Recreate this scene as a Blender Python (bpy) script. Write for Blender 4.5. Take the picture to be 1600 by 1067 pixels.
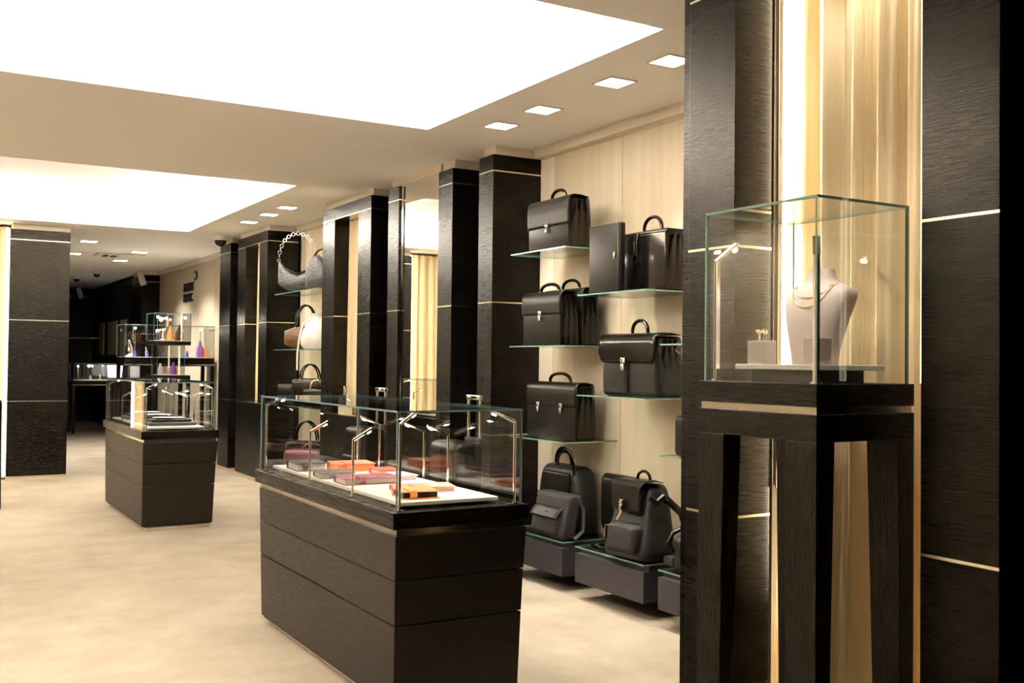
import bpy, bmesh, math, random
from mathutils import Vector, Matrix
random.seed(4)
for o in list(bpy.data.objects): bpy.data.objects.remove(o)
SC = bpy.context.scene
COL = SC.collection
PI = math.pi

# ------------------------------------------------------------------ camera
yaw, pitch, roll, FPX = 0.53470303, 0.01949896, 0.01113217, 1614.6
fw = Vector((math.sin(yaw)*math.cos(pitch), math.cos(yaw)*math.cos(pitch), math.sin(pitch)))
rt = Vector((math.cos(yaw), -math.sin(yaw), 0)); up = rt.cross(fw)
rt2 = math.cos(roll)*rt + math.sin(roll)*up; up2 = -math.sin(roll)*rt + math.cos(roll)*up
cam = bpy.data.cameras.new('camera'); co = bpy.data.objects.new('camera', cam); COL.objects.link(co)
M = Matrix((rt2, up2, -fw)).transposed().to_4x4(); M.translation = (0, 0, 1.45)
co.matrix_world = M
cam.sensor_width = 36; cam.lens = 36*FPX/1600; cam.clip_start = .05; cam.clip_end = 100
SC.camera = co

# ------------------------------------------------------------------ world, exposure, large lights
w = bpy.data.worlds.new('world'); SC.world = w; w.use_nodes = True
w.node_tree.nodes['Background'].inputs[0].default_value = (1, .86, .7, 1)
w.node_tree.nodes['Background'].inputs[1].default_value = .03
SC.view_settings.view_transform = 'Standard'; SC.view_settings.look = 'None'
SC.view_settings.exposure = 0.42; SC.view_settings.gamma = 1; SC.view_settings.use_curve_mapping = False
WARM = (1, .95, .88); WARM2 = (1, .74, .42)

def light(name, kind, loc, energy, color=WARM, rot=(0, 0, 0), **kw):
    l = bpy.data.lights.new(name, kind); l.energy = energy; l.color = color
    for k, v in kw.items(): setattr(l, k, v)
    o = bpy.data.objects.new(name, l); o.location = loc; o.rotation_euler = rot; COL.objects.link(o)
    return o
# cove lamps lying on the ledge of each ceiling recess, shining up into it
RECESS = [(-1.6, 3.02, 3.75, 6.24), (-1.6, 3.02, 8.91, 12.93)]
COVE_W = 56
for (x0, x1, y0, y1) in RECESS:
    for (cx, cy, sx, sy) in ((x0-.08, (y0+y1)/2, .1, y1-y0), (x1+.08, (y0+y1)/2, .1, y1-y0),
                             ((x0+x1)/2, y0-.08, x1-x0, .1), ((x0+x1)/2, y1+.08, x1-x0, .1)):
        light('cove_lamp', 'AREA', (cx, cy, 3.09), COVE_W*max(sx, sy), WARM, (PI, 0, 0), shape='RECTANGLE', size=sx, size_y=sy)

# ------------------------------------------------------------------ materials
def mat(name, col, rough=.5, metal=0, spec=.5, **kw):
    m = bpy.data.materials.new(name); m.use_nodes = True
    b = m.node_tree.nodes['Principled BSDF']
    b.inputs['Base Color'].default_value = (*col, 1); b.inputs['Roughness'].default_value = rough
    b.inputs['Metallic'].default_value = metal; b.inputs['Specular IOR Level'].default_value = spec
    for k, v in kw.items(): b.inputs[k].default_value = v
    return m
def nodes(m): return m.node_tree.nodes, m.node_tree.links, m.node_tree.nodes['Principled BSDF']
def grain(m, scale, c1, c2, bump=.1, detail=6, dist=.002, coord='Object'):
    n, l, b = nodes(m)
    tc = n.new('ShaderNodeTexCoord'); mp = n.new('ShaderNodeMapping'); mp.inputs['Scale'].default_value = scale
    nz = n.new('ShaderNodeTexNoise'); nz.inputs['Scale'].default_value = 1; nz.inputs['Detail'].default_value = detail
    nz.inputs['Roughness'].default_value = .65
    cr = n.new('ShaderNodeValToRGB'); cr.color_ramp.elements[0].position = .35; cr.color_ramp.elements[1].position = .68
    cr.color_ramp.elements[0].color = (*c1, 1); cr.color_ramp.elements[1].color = (*c2, 1)
    l.new(tc.outputs[coord], mp.inputs[0]); l.new(mp.outputs[0], nz.inputs['Vector'])
    l.new(nz.outputs['Fac'], cr.inputs[0]); l.new(cr.outputs[0], b.inputs['Base Color'])
    if bump:
        bp = n.new('ShaderNodeBump'); bp.inputs['Strength'].default_value = bump; bp.inputs['Distance'].default_value = dist
        l.new(nz.outputs['Fac'], bp.inputs['Height']); l.new(bp.outputs[0], b.inputs['Normal'])
    return m
def emit(name, col, s):
    m = bpy.data.materials.new(name); m.use_nodes = True; n = m.node_tree.nodes; n.clear()
    e = n.new('ShaderNodeEmission'); e.inputs[0].default_value = (*col, 1); e.inputs[1].default_value = s
    o = n.new('ShaderNodeOutputMaterial'); m.node_tree.links.new(e.outputs[0], o.inputs[0]); return m
def glass(name, tint, refl=1.0, rough=0.0):
    m = bpy.data.materials.new(name); m.use_nodes = True; n = m.node_tree.nodes; l = m.node_tree.links; n.clear()
    t = n.new('ShaderNodeBsdfTransparent'); t.inputs[0].default_value = (*tint, 1)
    g = n.new('ShaderNodeBsdfGlossy'); g.inputs['Roughness'].default_value = rough
    f = n.new('ShaderNodeLayerWeight'); f.inputs[0].default_value = .5
    mx = n.new('ShaderNodeMixShader'); o = n.new('ShaderNodeOutputMaterial')
    pw = n.new('ShaderNodeMath'); pw.operation = 'POWER'; pw.inputs[1].default_value = 5.0   # Schlick reflectance of a pane
    ml = n.new('ShaderNodeMath'); ml.operation = 'MULTIPLY_ADD'; ml.inputs[1].default_value = .94*refl; ml.inputs[2].default_value = .035*refl
    l.new(f.outputs['Facing'], pw.inputs[0]); l.new(pw.outputs[0], ml.inputs[0]); l.new(ml.outputs[0], mx.inputs[0])
    l.new(t.outputs[0], mx.inputs[1]); l.new(g.outputs[0], mx.inputs[2]); l.new(mx.outputs[0], o.inputs[0]); return m

MT = {}
WT = {'Specular Tint': (1, .86, .66, 1)}  # warmth of the lamplight put into the sheen colour of wood and leather
def wood(name, scale, rough, spec, c1, c2, bump):
    m = grain(mat(name, c2, rough, spec=spec, **WT), scale, c1, c2, bump, 5, .0015)
    n, l, b = nodes(m)      # open oak pores: short dark dashes that also roughen the gloss
    nz = next(q for q in n if q.type == 'TEX_NOISE')
    cr = n.new('ShaderNodeValToRGB'); cr.color_ramp.elements[0].position = .40; cr.color_ramp.elements[1].position = .56
    cr.color_ramp.elements[0].color = (rough+.14,)*3+(1,); cr.color_ramp.elements[1].color = (rough,)*3+(1,)
    l.new(nz.outputs['Fac'], cr.inputs[0]); l.new(cr.outputs[0], b.inputs['Roughness'])
    return m
MT['wood'] = wood('black_oak', (11, 11, 420), .25, .14, (.0012, .001, .0009), (.0042, .0032, .0026), .09)
MT['woodv'] = wood('black_oak_vertical', (400, 400, 9), .27, .14, (.0012, .001, .0009), (.0042, .0032, .0026), .12)
MT['woodc'] = wood('black_oak_counter', (9, 9, 380), .36, .24, (.003, .002, .0015), (.008, .0059, .0042), .10)
MT['maple'] = grain(mat('maple_panel', (.7, .53, .35), .5, spec=.3), (14, 14, .7), (.53, .44, .31), (.60, .505, .365), .03, 4)
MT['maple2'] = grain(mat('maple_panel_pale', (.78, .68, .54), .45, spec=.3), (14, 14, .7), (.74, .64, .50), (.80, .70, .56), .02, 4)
MT['ceil'] = mat('ceiling_paint', (.92, .89, .85), .8, spec=.1)
MT['trim'] = mat('cornice_paint', (.74, .66, .55), .6, spec=.2)
MT['plinth'] = mat('beige_plinth', (.62, .52, .38), .5, spec=.3)
MT['carpet'] = grain(mat('beige_carpet', (.7, .58, .42), .95, spec=.05), (2.2, 2.2, 2.2), (.275, .225, .166), (.365, .308, .236), .0, 8)
MT['strip'] = mat('brass_strip', (.9, .84, .70), .25, 1)
MT['chrome'] = mat('chrome', (.82, .80, .76), .08, 1)
MT['steel'] = mat('brushed_steel', (.36, .33, .28), .16, 1)
MT['gold'] = mat('gold_metal', (.95, .76, .40), .15, 1)
MT['black'] = mat('matte_black', (.012, .011, .011), .5, spec=.4)
MT['dark'] = mat('dark_void', (.006, .005, .005), .6, spec=.2)
MT['grey'] = mat('dark_grey_lacquer', (.03, .0255, .027), .4, spec=.22)
MT['leather'] = grain(mat('black_leather', (.02, .017, .014), .34, spec=.15, **WT), (260, 260, 260), (.003, .0025, .002), (.006, .005, .004), .25, 3, .0008)
MT['leather_g'] = grain(mat('black_glossy_leather', (.02, .016, .013), .17, spec=.25, **WT), (120, 120, 120), (.002, .0017, .0015), (.004, .0034, .0028), .12, 3, .001)
MT['leather_soft'] = grain(mat('soft_black_leather', (.03, .026, .022), .42, spec=.22), (40, 40, 40), (.005, .0043, .004), (.011, .0095, .0085), .5, 5, .006)
MT['nylon'] = grain(mat('charcoal_nylon', (.05, .044, .042), .62, spec=.2), (300, 300, 300), (.014, .012, .012), (.024, .0205, .020), .3, 3, .001)
MT['brown'] = grain(mat('brown_pleated_leather', (.16, .09, .04), .5, spec=.2), (6, 6, 70), (.03, .014, .005), (.12, .058, .02), .5, 3, .012)
MT['silver'] = grain(mat('crinkled_grey_leather', (.1, .095, .09), .36, spec=.35), (26, 26, 60), (.022, .021, .02), (.075, .07, .066), .9, 5, .012)
MT['white_l'] = grain(mat('white_leather', (.85, .80, .70), .5, spec=.3), (20, 20, 9), (.78, .72, .62), (.88, .83, .74), .5, 4, .012)
MT['wine'] = mat('wine_leather', (.10, .025, .032), .35)
MT['board'] = mat('white_board', (.86, .82, .74), .45, spec=.3)
MT['stone'] = grain(mat('white_marble', (.8, .77, .7), .4), (9, 9, 9), (.72, .68, .60), (.86, .82, .75), 0, 5)
MT['taupe'] = mat('taupe_suede', (.47, .40, .365), .85, spec=.15)
MT['fabric_dk'] = mat('taupe_drape', (.13, .095, .065), .7, spec=.2)
MT['pages'] = mat('paper_pages', (.72, .68, .60), .8)
MT['mirror'] = mat('mirror_glass', (.93, .91, .87), .01, 1)
MT['white'] = mat('white_plastic', (.8, .77, .70), .4)
MT['dome'] = mat('smoked_dome', (.02, .02, .02), .1)
MT['blue'] = mat('blue_item', (.06, .08, .42), .35)
MT['purple'] = mat('purple_item', (.25, .06, .35), .35)
MT['orange_i'] = mat('orange_item', (.8, .28, .08), .4)
MT['cream_lit'] = mat('cabinet_panel', (.32, .25, .15), .5)
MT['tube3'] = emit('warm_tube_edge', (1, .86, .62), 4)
MT['led'] = emit('led_head', (1, .9, .72), 40)
MT['down'] = emit('downlight_panel', (1, .90, .74), 14)
MT['tube'] = emit('warm_tube', (1, .86, .62), 80)
MT['tube2'] = emit('warm_tube_soft', (1, .83, .55), 14)
MT['shade'] = emit('lamp_glow', (1, .93, .85), 3)
MT['glass'] = glass('clear_glass', (.985, .99, .985))
MT['shelfglass'] = glass('shelf_glass', (.93, .97, .94))
ge = mat('glass_edge_green', (.15, .25, .19), .12, spec=.6); MT['edge'] = ge
MT['edge_b'] = mat('glass_edge_blue', (.17, .27, .28), .12, spec=.6)
cm = mat('cream_curtain', (.88, .74, .49), .75, spec=.15, **{'Subsurface Weight': .0})
n_, l_, b_ = nodes(cm)
tr = n_.new('ShaderNodeBsdfTranslucent'); tr.inputs[0].default_value = (.95, .84, .62, 1)
mx = n_.new('ShaderNodeMixShader'); mx.inputs[0].default_value = .2
l_.new(b_.outputs[0], mx.inputs[1]); l_.new(tr.outputs[0], mx.inputs[2]); l_.new(mx.outputs[0], n_['Material Output'].inputs[0])
nz = n_.new('ShaderNodeTexNoise'); nz.inputs['Scale'].default_value = 9; nz.inputs['Detail'].default_value = 3
bp = n_.new('ShaderNodeBump'); bp.inputs['Strength'].default_value = .35; bp.inputs['Distance'].default_value = .02
l_.new(nz.outputs[0], bp.inputs['Height']); l_.new(bp.outputs[0], b_.inputs['Normal'])
MT['curtain'] = cm
# embossed diamond leather
em = mat('embossed_leather', (.007, .006, .0045), .32, spec=.25); n_, l_, b_ = nodes(em)
tc = n_.new('ShaderNodeTexCoord'); mp = n_.new('ShaderNodeMapping'); mp.inputs['Rotation'].default_value = (PI/4, 0, 0)
ck = n_.new('ShaderNodeTexChecker'); ck.inputs['Scale'].default_value = 95
bp = n_.new('ShaderNodeBump'); bp.inputs['Strength'].default_value = .9; bp.inputs['Distance'].default_value = .003
l_.new(tc.outputs['Object'], mp.inputs[0]); l_.new(mp.outputs[0], ck.inputs['Vector']); l_.new(ck.outputs['Fac'], bp.inputs['Height']); l_.new(bp.outputs[0], b_.inputs['Normal'])
MT['emboss'] = em
def leather(name, c): MT[name] = mat(name, c, .38, spec=.45)
leather('grey_l', (.12, .115, .12)); leather('coral_l', (.78, .22, .15)); leather('burg_l', (.26, .06, .10)); leather('orange_l', (.85, .26, .05)); leather('red_l', (.6, .05, .035)); leather('lilac_l', (.55, .42, .52)); leather('black_l', (.02, .02, .022))

# ------------------------------------------------------------------ mesh helpers
class MB:
    def __init__(s): s.bm = bmesh.new()
    def box(s, x0, x1, y0, y1, z0, z1, mi=0):
        v = [s.bm.verts.new(p) for p in ((x0,y0,z0),(x1,y0,z0),(x1,y1,z0),(x0,y1,z0),(x0,y0,z1),(x1,y0,z1),(x1,y1,z1),(x0,y1,z1))]
        fs = []
        for f in ((3,2,1,0),(4,5,6,7),(0,1,5,4),(1,2,6,5),(2,3,7,6),(3,0,4,7)):
            q = s.bm.faces.new([v[i] for i in f]); q.material_index = mi; fs.append(q)
        return s
    def hexa(s, b, t):      # bottom 4 pts, top 4 pts (counter-clockwise)
        v = [s.bm.verts.new(p) for p in (*b, *t)]
        for f in ((3,2,1,0),(4,5,6,7),(0,1,5,4),(1,2,6,5),(2,3,7,6),(3,0,4,7)): s.bm.faces.new([v[i] for i in f])
        return s
    def rbox(s, x0, x1, y0, y1, z0, z1, r, seg=3, fn=None, cuts=0):
        r_ = bmesh.ops.create_cube(s.bm, size=1); vs = r_['verts']
        for v in vs: v.co = ((x0+x1)/2+v.co.x*(x1-x0), (y0+y1)/2+v.co.y*(y1-y0), (z0+z1)/2+v.co.z*(z1-z0))
        es = list({e for v in vs for e in v.link_edges})
        before = set(s.bm.verts) - set(vs)
        bmesh.ops.bevel(s.bm, geom=es, offset=r, segments=seg, affect='EDGES', profile=.5)
        if cuts:
            new = [v for v in s.bm.verts if v not in before]
            ee = list({e for v in new for e in v.link_edges if e.calc_length() > r*2})
            bmesh.ops.subdivide_edges(s.bm, edges=ee, cuts=cuts, use_grid_fill=True)
        if fn:
            for v in s.bm.verts:
                if v not in before: v.co = fn(v.co.copy())
        return s
    def tube(s, pts, r, n=8, closed=False, flat=1.0, cap=True):
        pts = [Vector(p) for p in pts]; rings = []; N = len(pts)
        for i, p in enumerate(pts):
            a = pts[(i-1) % N] if (closed or i) else p; b = pts[(i+1) % N] if (closed or i < N-1) else p
            t = (b-a).normalized(); ref = Vector((1, 0, 0)) if abs(t.x) < .9 else Vector((0, 1, 0))
            u = t.cross(ref).normalized(); q = t.cross(u)
            rr = r[i] if isinstance(r, (list, tuple)) else r
            rings.append([s.bm.verts.new(p + u*math.cos(2*PI*k/n)*rr + q*math.sin(2*PI*k/n)*rr*flat) for k in range(n)])
        for i in range(N if closed else N-1):
            A, B = rings[i], rings[(i+1) % N]
            for k in range(n): s.bm.faces.new((A[k], A[(k+1) % n], B[(k+1) % n], B[k]))
        if cap and not closed: s.bm.faces.new(rings[0][::-1]); s.bm.faces.new(rings[-1])
        return s
    def cyl(s, p0, p1, r, n=12): return s.tube([p0, p1], r, n)
    def loft(s, rings, cap=True):
        R = [[s.bm.verts.new(p) for p in r] for r in rings]; n = len(R[0])
        for i in range(len(R)-1):
            for k in range(n): s.bm.faces.new((R[i][k], R[i][(k+1) % n], R[i+1][(k+1) % n], R[i+1][k]))
        if cap: s.bm.faces.new(R[0][::-1]); s.bm.faces.new(R[-1])
        return s
    def grid(s, fn, nu, nv):
        V = [[s.bm.verts.new(fn(i/nu, j/nv)) for j in range(nv+1)] for i in range(nu+1)]
        for i in range(nu):
            for j in range(nv): s.bm.faces.new((V[i][j], V[i+1][j], V[i+1][j+1], V[i][j+1]))
        return s
    def prism(s, poly, x0, x1):     # polygon in (y,z) extruded along x
        a = [s.bm.verts.new((x0, *p)) for p in poly]; b = [s.bm.verts.new((x1, *p)) for p in poly]; n = len(poly)
        s.bm.faces.new(a[::-1]); s.bm.faces.new(b)
        for k in range(n): s.bm.faces.new((a[k], a[(k+1) % n], b[(k+1) % n], b[k]))
        return s
    def build(s, name, m, parent=None, off=None, smooth=False, bevel=0, solid=0):
        if off is not None:
            bmesh.ops.translate(s.bm, vec=-Vector(off), verts=s.bm.verts)
        bmesh.ops.recalc_face_normals(s.bm, faces=s.bm.faces)
        me = bpy.data.meshes.new(name); s.bm.to_mesh(me); s.bm.free()
        for x in (m if isinstance(m, (list, tuple)) else [m]): me.materials.append(MT[x])
        if smooth:
            for p in me.polygons: p.use_smooth = True
            me.set_sharp_from_angle(angle=math.radians(40))
        o = bpy.data.objects.new(name, me); COL.objects.link(o)
        if parent: o.parent = parent
        if solid:
            d = o.modifiers.new('solid', 'SOLIDIFY'); d.thickness = solid; d.offset = 0
        if bevel:
            d = o.modifiers.new('bevel', 'BEVEL'); d.width = bevel; d.segments = 2; d.limit_method = 'ANGLE'
        return o
def tag(o, label=None, cat=None, group=None, kind=None):
    if label: o['label'] = label
    if cat: o['category'] = cat
    if group: o['group'] = group
    if kind: o['kind'] = kind
    return o
def thing(name, label, cat, loc=(0, 0, 0), rz=0, group=None, kind=None):
    o = bpy.data.objects.new(name, None); o.empty_display_size = .1; COL.objects.link(o)
    o.location = loc; o.rotation_euler = (0, 0, rz)
    return tag(o, label, cat, group, kind)
def wbox(name, m, b, parent, bevel=0, smooth=False):   # world-coordinate box under an unrotated root
    return MB().box(*b).build(name, m, parent, parent.location if parent else None, smooth, bevel)
def copy_tree(o, parent=None):
    c = o.copy(); COL.objects.link(c); c.parent = parent
    for ch in list(o.children): copy_tree(ch, c)
    return c
def arch(a, h, n=14, p=1.0, base=0):     # points of an arch in the (y,z) plane
    return [(0, -a*math.cos(PI*k/n), base + h*math.sin(PI*k/n)**p) for k in range(n+1)]

CEIL = 3.0; CAP = 2.935; SA, SB, SCZ = 2.815, 1.873, .925; WX = 4.02; AX = 3.62

# ------------------------------------------------------------------ floor, ceiling
tag(MB().box(-2.6, 4.3, -3, 26, -.1, 0).build('floor', 'carpet'), 'beige carpet floor', kind='structure')
mb = MB()
cells_x = [-2.6, -1.6, 3.02, 4.3]; ys = [-3, 3.75, 6.24, 8.91, 12.93, 26]
for j in range(len(ys)-1):
    y0, y1 = ys[j], ys[j+1]
    for i in range(len(cells_x)-1):
        x0, x1 = cells_x[i], cells_x[i+1]; cx, cy = (x0+x1)/2, (y0+y1)/2
        if not any(r[0] < cx < r[1] and r[2] < cy < r[3] for r in RECESS): mb.box(x0, x1, y0, y1, CEIL, CEIL+.05)
ceil = tag(mb.build('ceiling', 'ceil'), 'beige plaster ceiling with recessed lit trays', kind='structure')
for (x0, x1, y0, y1) in RECESS:
    e = .16; m = MB().box(x0-e, x1+e, y0-e, y1+e, 3.34, 3.38)
    for b in ((x0-e-.04, x0-e, y0-e, y1+e), (x1+e, x1+e+.04, y0-e, y1+e), (x0-e, x1+e, y0-e-.04, y0-e), (x0-e, x1+e, y1+e, y1+e+.04)): m.box(*b, 3.05, 3.38)
    m.build('recess_tray', 'ceil', ceil)
# ------------------------------------------------------------------ walls
def wall(name, m, b, label): return tag(MB().box(*b).build(name, m), label, kind='structure')
wr = wall('wall_right', 'maple', (4.05, 4.2, 3.0, 26, 0, 3), 'right wall behind the bag displays')
def wall_panels(ys, m='maple', z0=0, z1=CAP):
    for a, b in zip(ys, ys[1:]): MB().box(WX, 4.05, a+.002, b-.002, z0, z1).build('panel', m, wr, bevel=.002)
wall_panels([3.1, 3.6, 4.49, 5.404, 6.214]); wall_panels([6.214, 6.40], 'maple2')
wall_panels([6.40, 8.62, 9.85], 'wood')
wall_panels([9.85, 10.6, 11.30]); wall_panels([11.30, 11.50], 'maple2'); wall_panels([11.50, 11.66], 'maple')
wall_panels([11.66, 13.7], 'wood'); wall_panels([13.7, 14.6, 15.5, 16.4, 17.3, 18.2, 19.3])
wall('wall_front', 'dark', (-2.7, 3.4, -3.1, -3.0, 0, 3), 'wall behind the entrance')
wall('wall_left', 'maple', (-2.7, -2.6, -3, 13.8, 0, 3), 'left wall')
wall('wall_entrance', 'wood', (3.3, 3.4, -3, 1.73, 0, 3), 'dark wall beside the entrance')
wb = wall('wall_back', 'dark', (1.4, 4.2, 25.0, 25.15, 0, 3), 'dark far wall')
for z in (SA, SB, SCZ): MB().box(1.4, 3.75, 24.985, 25.0, z-.012, z+.012).build('metal_strip', 'steel', wb)
wall('wall_far_left', 'dark', (1.60, 1.70, 13.8, 25, 0, 3), 'dark wall behind the left pillar')
wall('wall_return', 'wood', (2.6, 4.2, 3.02, 3.1, 0, 3), 'return wall beside the bag display')
wall('wall_cross', 'wood', (-2.6, -.32, 13.32, 13.42, 0, 3), 'wall left of the curtain niche')
k = 0
for (b) in ((3.96, WX, 3.1, 6.40, CAP, CEIL), (3.96, WX, 9.85, 11.66, CAP, CEIL), (3.97, WX, 13.7, 19.3, CAP, CEIL), (3.99, WX, 6.6, 8.62, CAP, CEIL)):
    k += 1; tag(MB().box(*b).build('trim_%d' % k, 'trim'), 'beige cornice along the wall top', kind='structure')
MB().box(4.0, WX, 3.1, 6.40, CAP-.012, CAP).build('shadow_rail', 'strip', bpy.data.objects['trim_1'])

# ------------------------------------------------------------------ pillars
def strips(root, b, zs, m='strip', e=.002, h=.0045):
    x0, x1, y0, y1 = b
    for z in zs: wbox('metal_strip', m, (x0-e, x1+e, y0-e, y1+e, z-h, z+h), root)
def pillar(label, b, group=None, zs=(SA, SB, SCZ), cap=True):
    x0, x1, y0, y1 = b
    r = thing('pillar', label, 'pillar', (x0, y0, 0), group=group)
    zz = [.05] + sorted(zs) + [CAP]
    for a, c in zip(zz, zz[1:]): wbox('wood_panel', 'wood', (x0, x1, y0, y1, a+.004, c-.004), r, .002)
    strips(r, (x0+.002, x1-.002, y0+.002, y1-.002), zs)
    wbox('plinth', 'plinth', (x0+.012, x1, y0+.012, y1-.012, 0, .054), r)
    if cap: wbox('cap', 'trim', (x0+.025, x1, y0+.01, y1-.025, CAP, CEIL), r)
    return r
pillar('black oak pillar beside the tallest briefcase column', (AX, WX, 6.40, 6.61))
pillar('black oak pillar at the near edge of the mirror', (AX, WX, 7.03, 7.27))
pillar('slim black oak pillar at the far edge of the mirror', (AX, WX, 8.02, 8.24))
pillar('black oak pillar just before the beige lettered wall', (AX, WX, 13.2, 13.7))
pillar('distant black oak pillar at the far end of the lettered wall', (3.70, WX, 19.3, 20.2))
pillar('wide black oak pillar standing on the left by the glowing curtain', (1.08, 1.73, 13.30, 13.75))
pillar('black oak pillar on the far side of the left curtain niche', (-.32, .35, 13.30, 13.75))
pillar('foreground black oak pillar right of the necklace case', (2.555, 3.3, 1.73, 1.98), zs=(SA, SB, .905))
pillar('foreground black oak pillar between the bag shelves and the curtain', (2.555, 2.735, 2.765, 3.015), zs=(SA, SB, .905))
# ------------------------------------------------------------------ curtains
def curtain(label, b, axis, folds, amp, edgefn=None, nu=160, nv=24, m='curtain'):
    (a0, a1, c, z0, z1) = b
    rnd = [random.uniform(-.6, .6) for _ in range(8)]
    def f(u, v):
        a = a0+(a1-a0)*u; z = z0+(z1-z0)*v
        ph = u*folds*2*PI + rnd[0]*math.sin(v*2.1+u*5)*1.6 + rnd[1]*math.sin(u*9)
        d = amp*(math.sin(ph)+.35*math.sin(ph*2.3+v*1.5+rnd[2])+.25*math.sin(ph*.47+rnd[3]*4))
        if edgefn: d += edgefn(u, v)
        return (c+d, a, z) if axis == 'y' else (a, c+d, z)
    o = MB().grid(f, nu, nv).build('curtain', m, None, None, True)
    o.modifiers.new('s', 'SOLIDIFY').thickness = .003
    return tag(o, label, 'curtain')
curtain('floor-length cream curtain behind the necklace case', (1.99, 2.76, 2.845, .01, 2.99), 'y', 6.0, .034, lambda u, v: -.09*max(0, u-.8)/.2*max(0, 1-v*1.9)+.012*math.sin(u*23+v*1.3))
curtain('dark taupe drape beside the cream curtain in the foreground', (2.750, 2.763, 2.750, 1.0, 2.99), 'y', 1.2, .005, None, 20, 6, 'fabric_dk')
wall('wall_niche', 'maple', (3.0, 3.1, 1.98, 3.02, 0, 3), 'wall behind the foreground curtain')
for (x, y, z0, z1, lab) in ((2.772, 2.736, .05, 2.95, 'glowing tube lamp upright at the left edge of the cream curtain'), (2.94, 2.03, .05, 2.95, 'glowing tube lamp upright at the right edge of the cream curtain')):
    tag(MB().box(x-.005, x+.005, y-.005, y+.005, z0, z1).build('tube_lamp', 'tube'), lab, 'lamp', 'tube lamps beside the foreground curtain')
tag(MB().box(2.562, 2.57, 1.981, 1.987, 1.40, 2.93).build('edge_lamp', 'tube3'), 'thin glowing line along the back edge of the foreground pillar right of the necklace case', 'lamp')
curtain('cream curtain glowing at the left edge beside the wide pillar', (.35, 1.08, 13.5, .02, 2.97), 'x', 6, .03)
wall('wall_niche_back', 'maple', (-.3, 1.7, 13.75, 13.8, 0, 3), 'wall behind the left curtain niche')
tag(MB().box(1.05, 1.075, 13.36, 13.385, .05, 2.95).build('tube_lamp', 'tube2'), 'glowing tube lamp beside the left curtain', 'lamp')
tag(MB().box(.355, .38, 13.36, 13.385, .05, 2.95).build('tube_lamp', 'tube2'), 'glowing tube lamp at the outer edge of the left curtain', 'lamp')

# ------------------------------------------------------------------ niche portals on the right wall
def portal(label, clabel, tlabel, y0, y1, n0, n1):
    r = thing('niche_portal', label, 'portal', (AX, y0, 0), group='curtain niches in the right wall')
    X1 = 3.99
    for a, b in ((y0, n0), (n1, y1)):
        for z0, z1 in ((SCZ, SB), (SB, SA)): wbox('jamb_panel', 'wood', (AX, X1, a, b, z0+.004, z1-.004), r, .002)
        strips(r, (AX+.002, X1-.002, a+.002, b-.002), (SB,))
    wbox('lintel', 'wood', (AX, X1, y0, y1, SA+.004, CAP), r, .002)
    wbox('base_panel', 'wood', (AX, X1, y0, y1, .05, SCZ-.004), r, .002)
    strips(r, (AX+.002, X1-.002, y0+.002, y1-.002), (SA, SCZ))
    wbox('plinth', 'plinth', (AX+.012, X1, y0+.012, y1-.012, 0, .05), r)
    wbox('cap', 'trim', (AX+.025, X1, y0+.01, y1-.02, CAP, CEIL), r)
    wbox('light_strip', 'tube2', (3.66, 3.68, n0+.002, n0+.02, SCZ+.02, SA-.05), r)
    curtain(clabel, (n0+.005, n1-.005, 3.775, SCZ+.01, SA-.01), 'y', 4, .012, None, 60, 6)
portal('black oak niche frame with a narrow cream curtain between mirror and handbags', 'narrow cream curtain in the niche beside the mirror', '', 8.62, 9.85, 8.92, 9.52)
portal('black oak niche frame with a narrow cream curtain beyond the handbags', 'narrow cream curtain in the niche beyond the handbags', '', 11.66, 12.86, 11.96, 12.52)
# little chrome figure pair on the niche ledge
r = thing('cufflink_stand', 'tiny chrome ornament pair standing in the nearer lit niche', 'ornament', (3.69, 9.36, SCZ))
MB().rbox(-.05, .05, -.06, .06, 0, .17, .006).build('block', 'maple2', r)
for s in (-1, 1):
    MB().tube([(0, s*.025, .17), (0, s*.03, .21), (0, s*.022, .24), (0, s*.032, .27)], [.012, .008, .012, .006], 8).build('figure', 'chrome', r, None, True)
# mirror
mr = thing('mirror', 'tall wall mirror between two slim black pillars', 'mirror', (AX, 7.27, 0))
wbox('mirror_pane', 'mirror', (AX+.03, AX+.045, 7.275, 8.015, .05, CAP), mr)
wbox('backing', 'wood', (AX+.05, WX, 7.275, 8.015, 0, CAP), mr)
wbox('edge_strip', 'chrome', (AX+.022, AX+.03, 7.272, 7.282, .05, CAP), mr); wbox('edge_strip', 'chrome', (AX+.022, AX+.03, 8.008, 8.018, .05, CAP), mr)
tag(MB().box(AX+.02, WX, 7.27, 8.02, CAP, CEIL).build('trim_9', 'trim'), 'beige cornice above the mirror', kind='structure')

# ------------------------------------------------------------------ ceiling fittings
def downlight(x, y, label, group, tgt=None, watt=60, size=.16, blend=.6, ang=75):
    r = thing('downlight', label, 'ceiling light', (x, y, CEIL), group=group)
    h = size/2
    m = MB()
    for b in ((-h-.012, h+.012, -h-.012, -h), (-h-.012, h+.012, h, h+.012), (-h-.012, -h, -h, h), (h, h+.012, -h, h)): m.box(*b, -.006, 0)
    m.build('frame', 'trim', r)
    MB().box(-h, h, -h, h, -.004, -.001).build('lens', 'down', r)
    d = Vector(tgt or (x, y, 0)) - Vector((x, y, CEIL))
    l = light('downlight_lamp', 'SPOT', (x, y, CEIL-.03), watt, WARM, d.to_track_quat('-Z', 'Y').to_euler(), spot_size=math.radians(ang), spot_blend=blend, shadow_soft_size=.05)
G1, G2, G3 = 'downlights beside the near ceiling recess', 'downlights beside the far ceiling recess', 'distant downlights in the flat ceiling'
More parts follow.
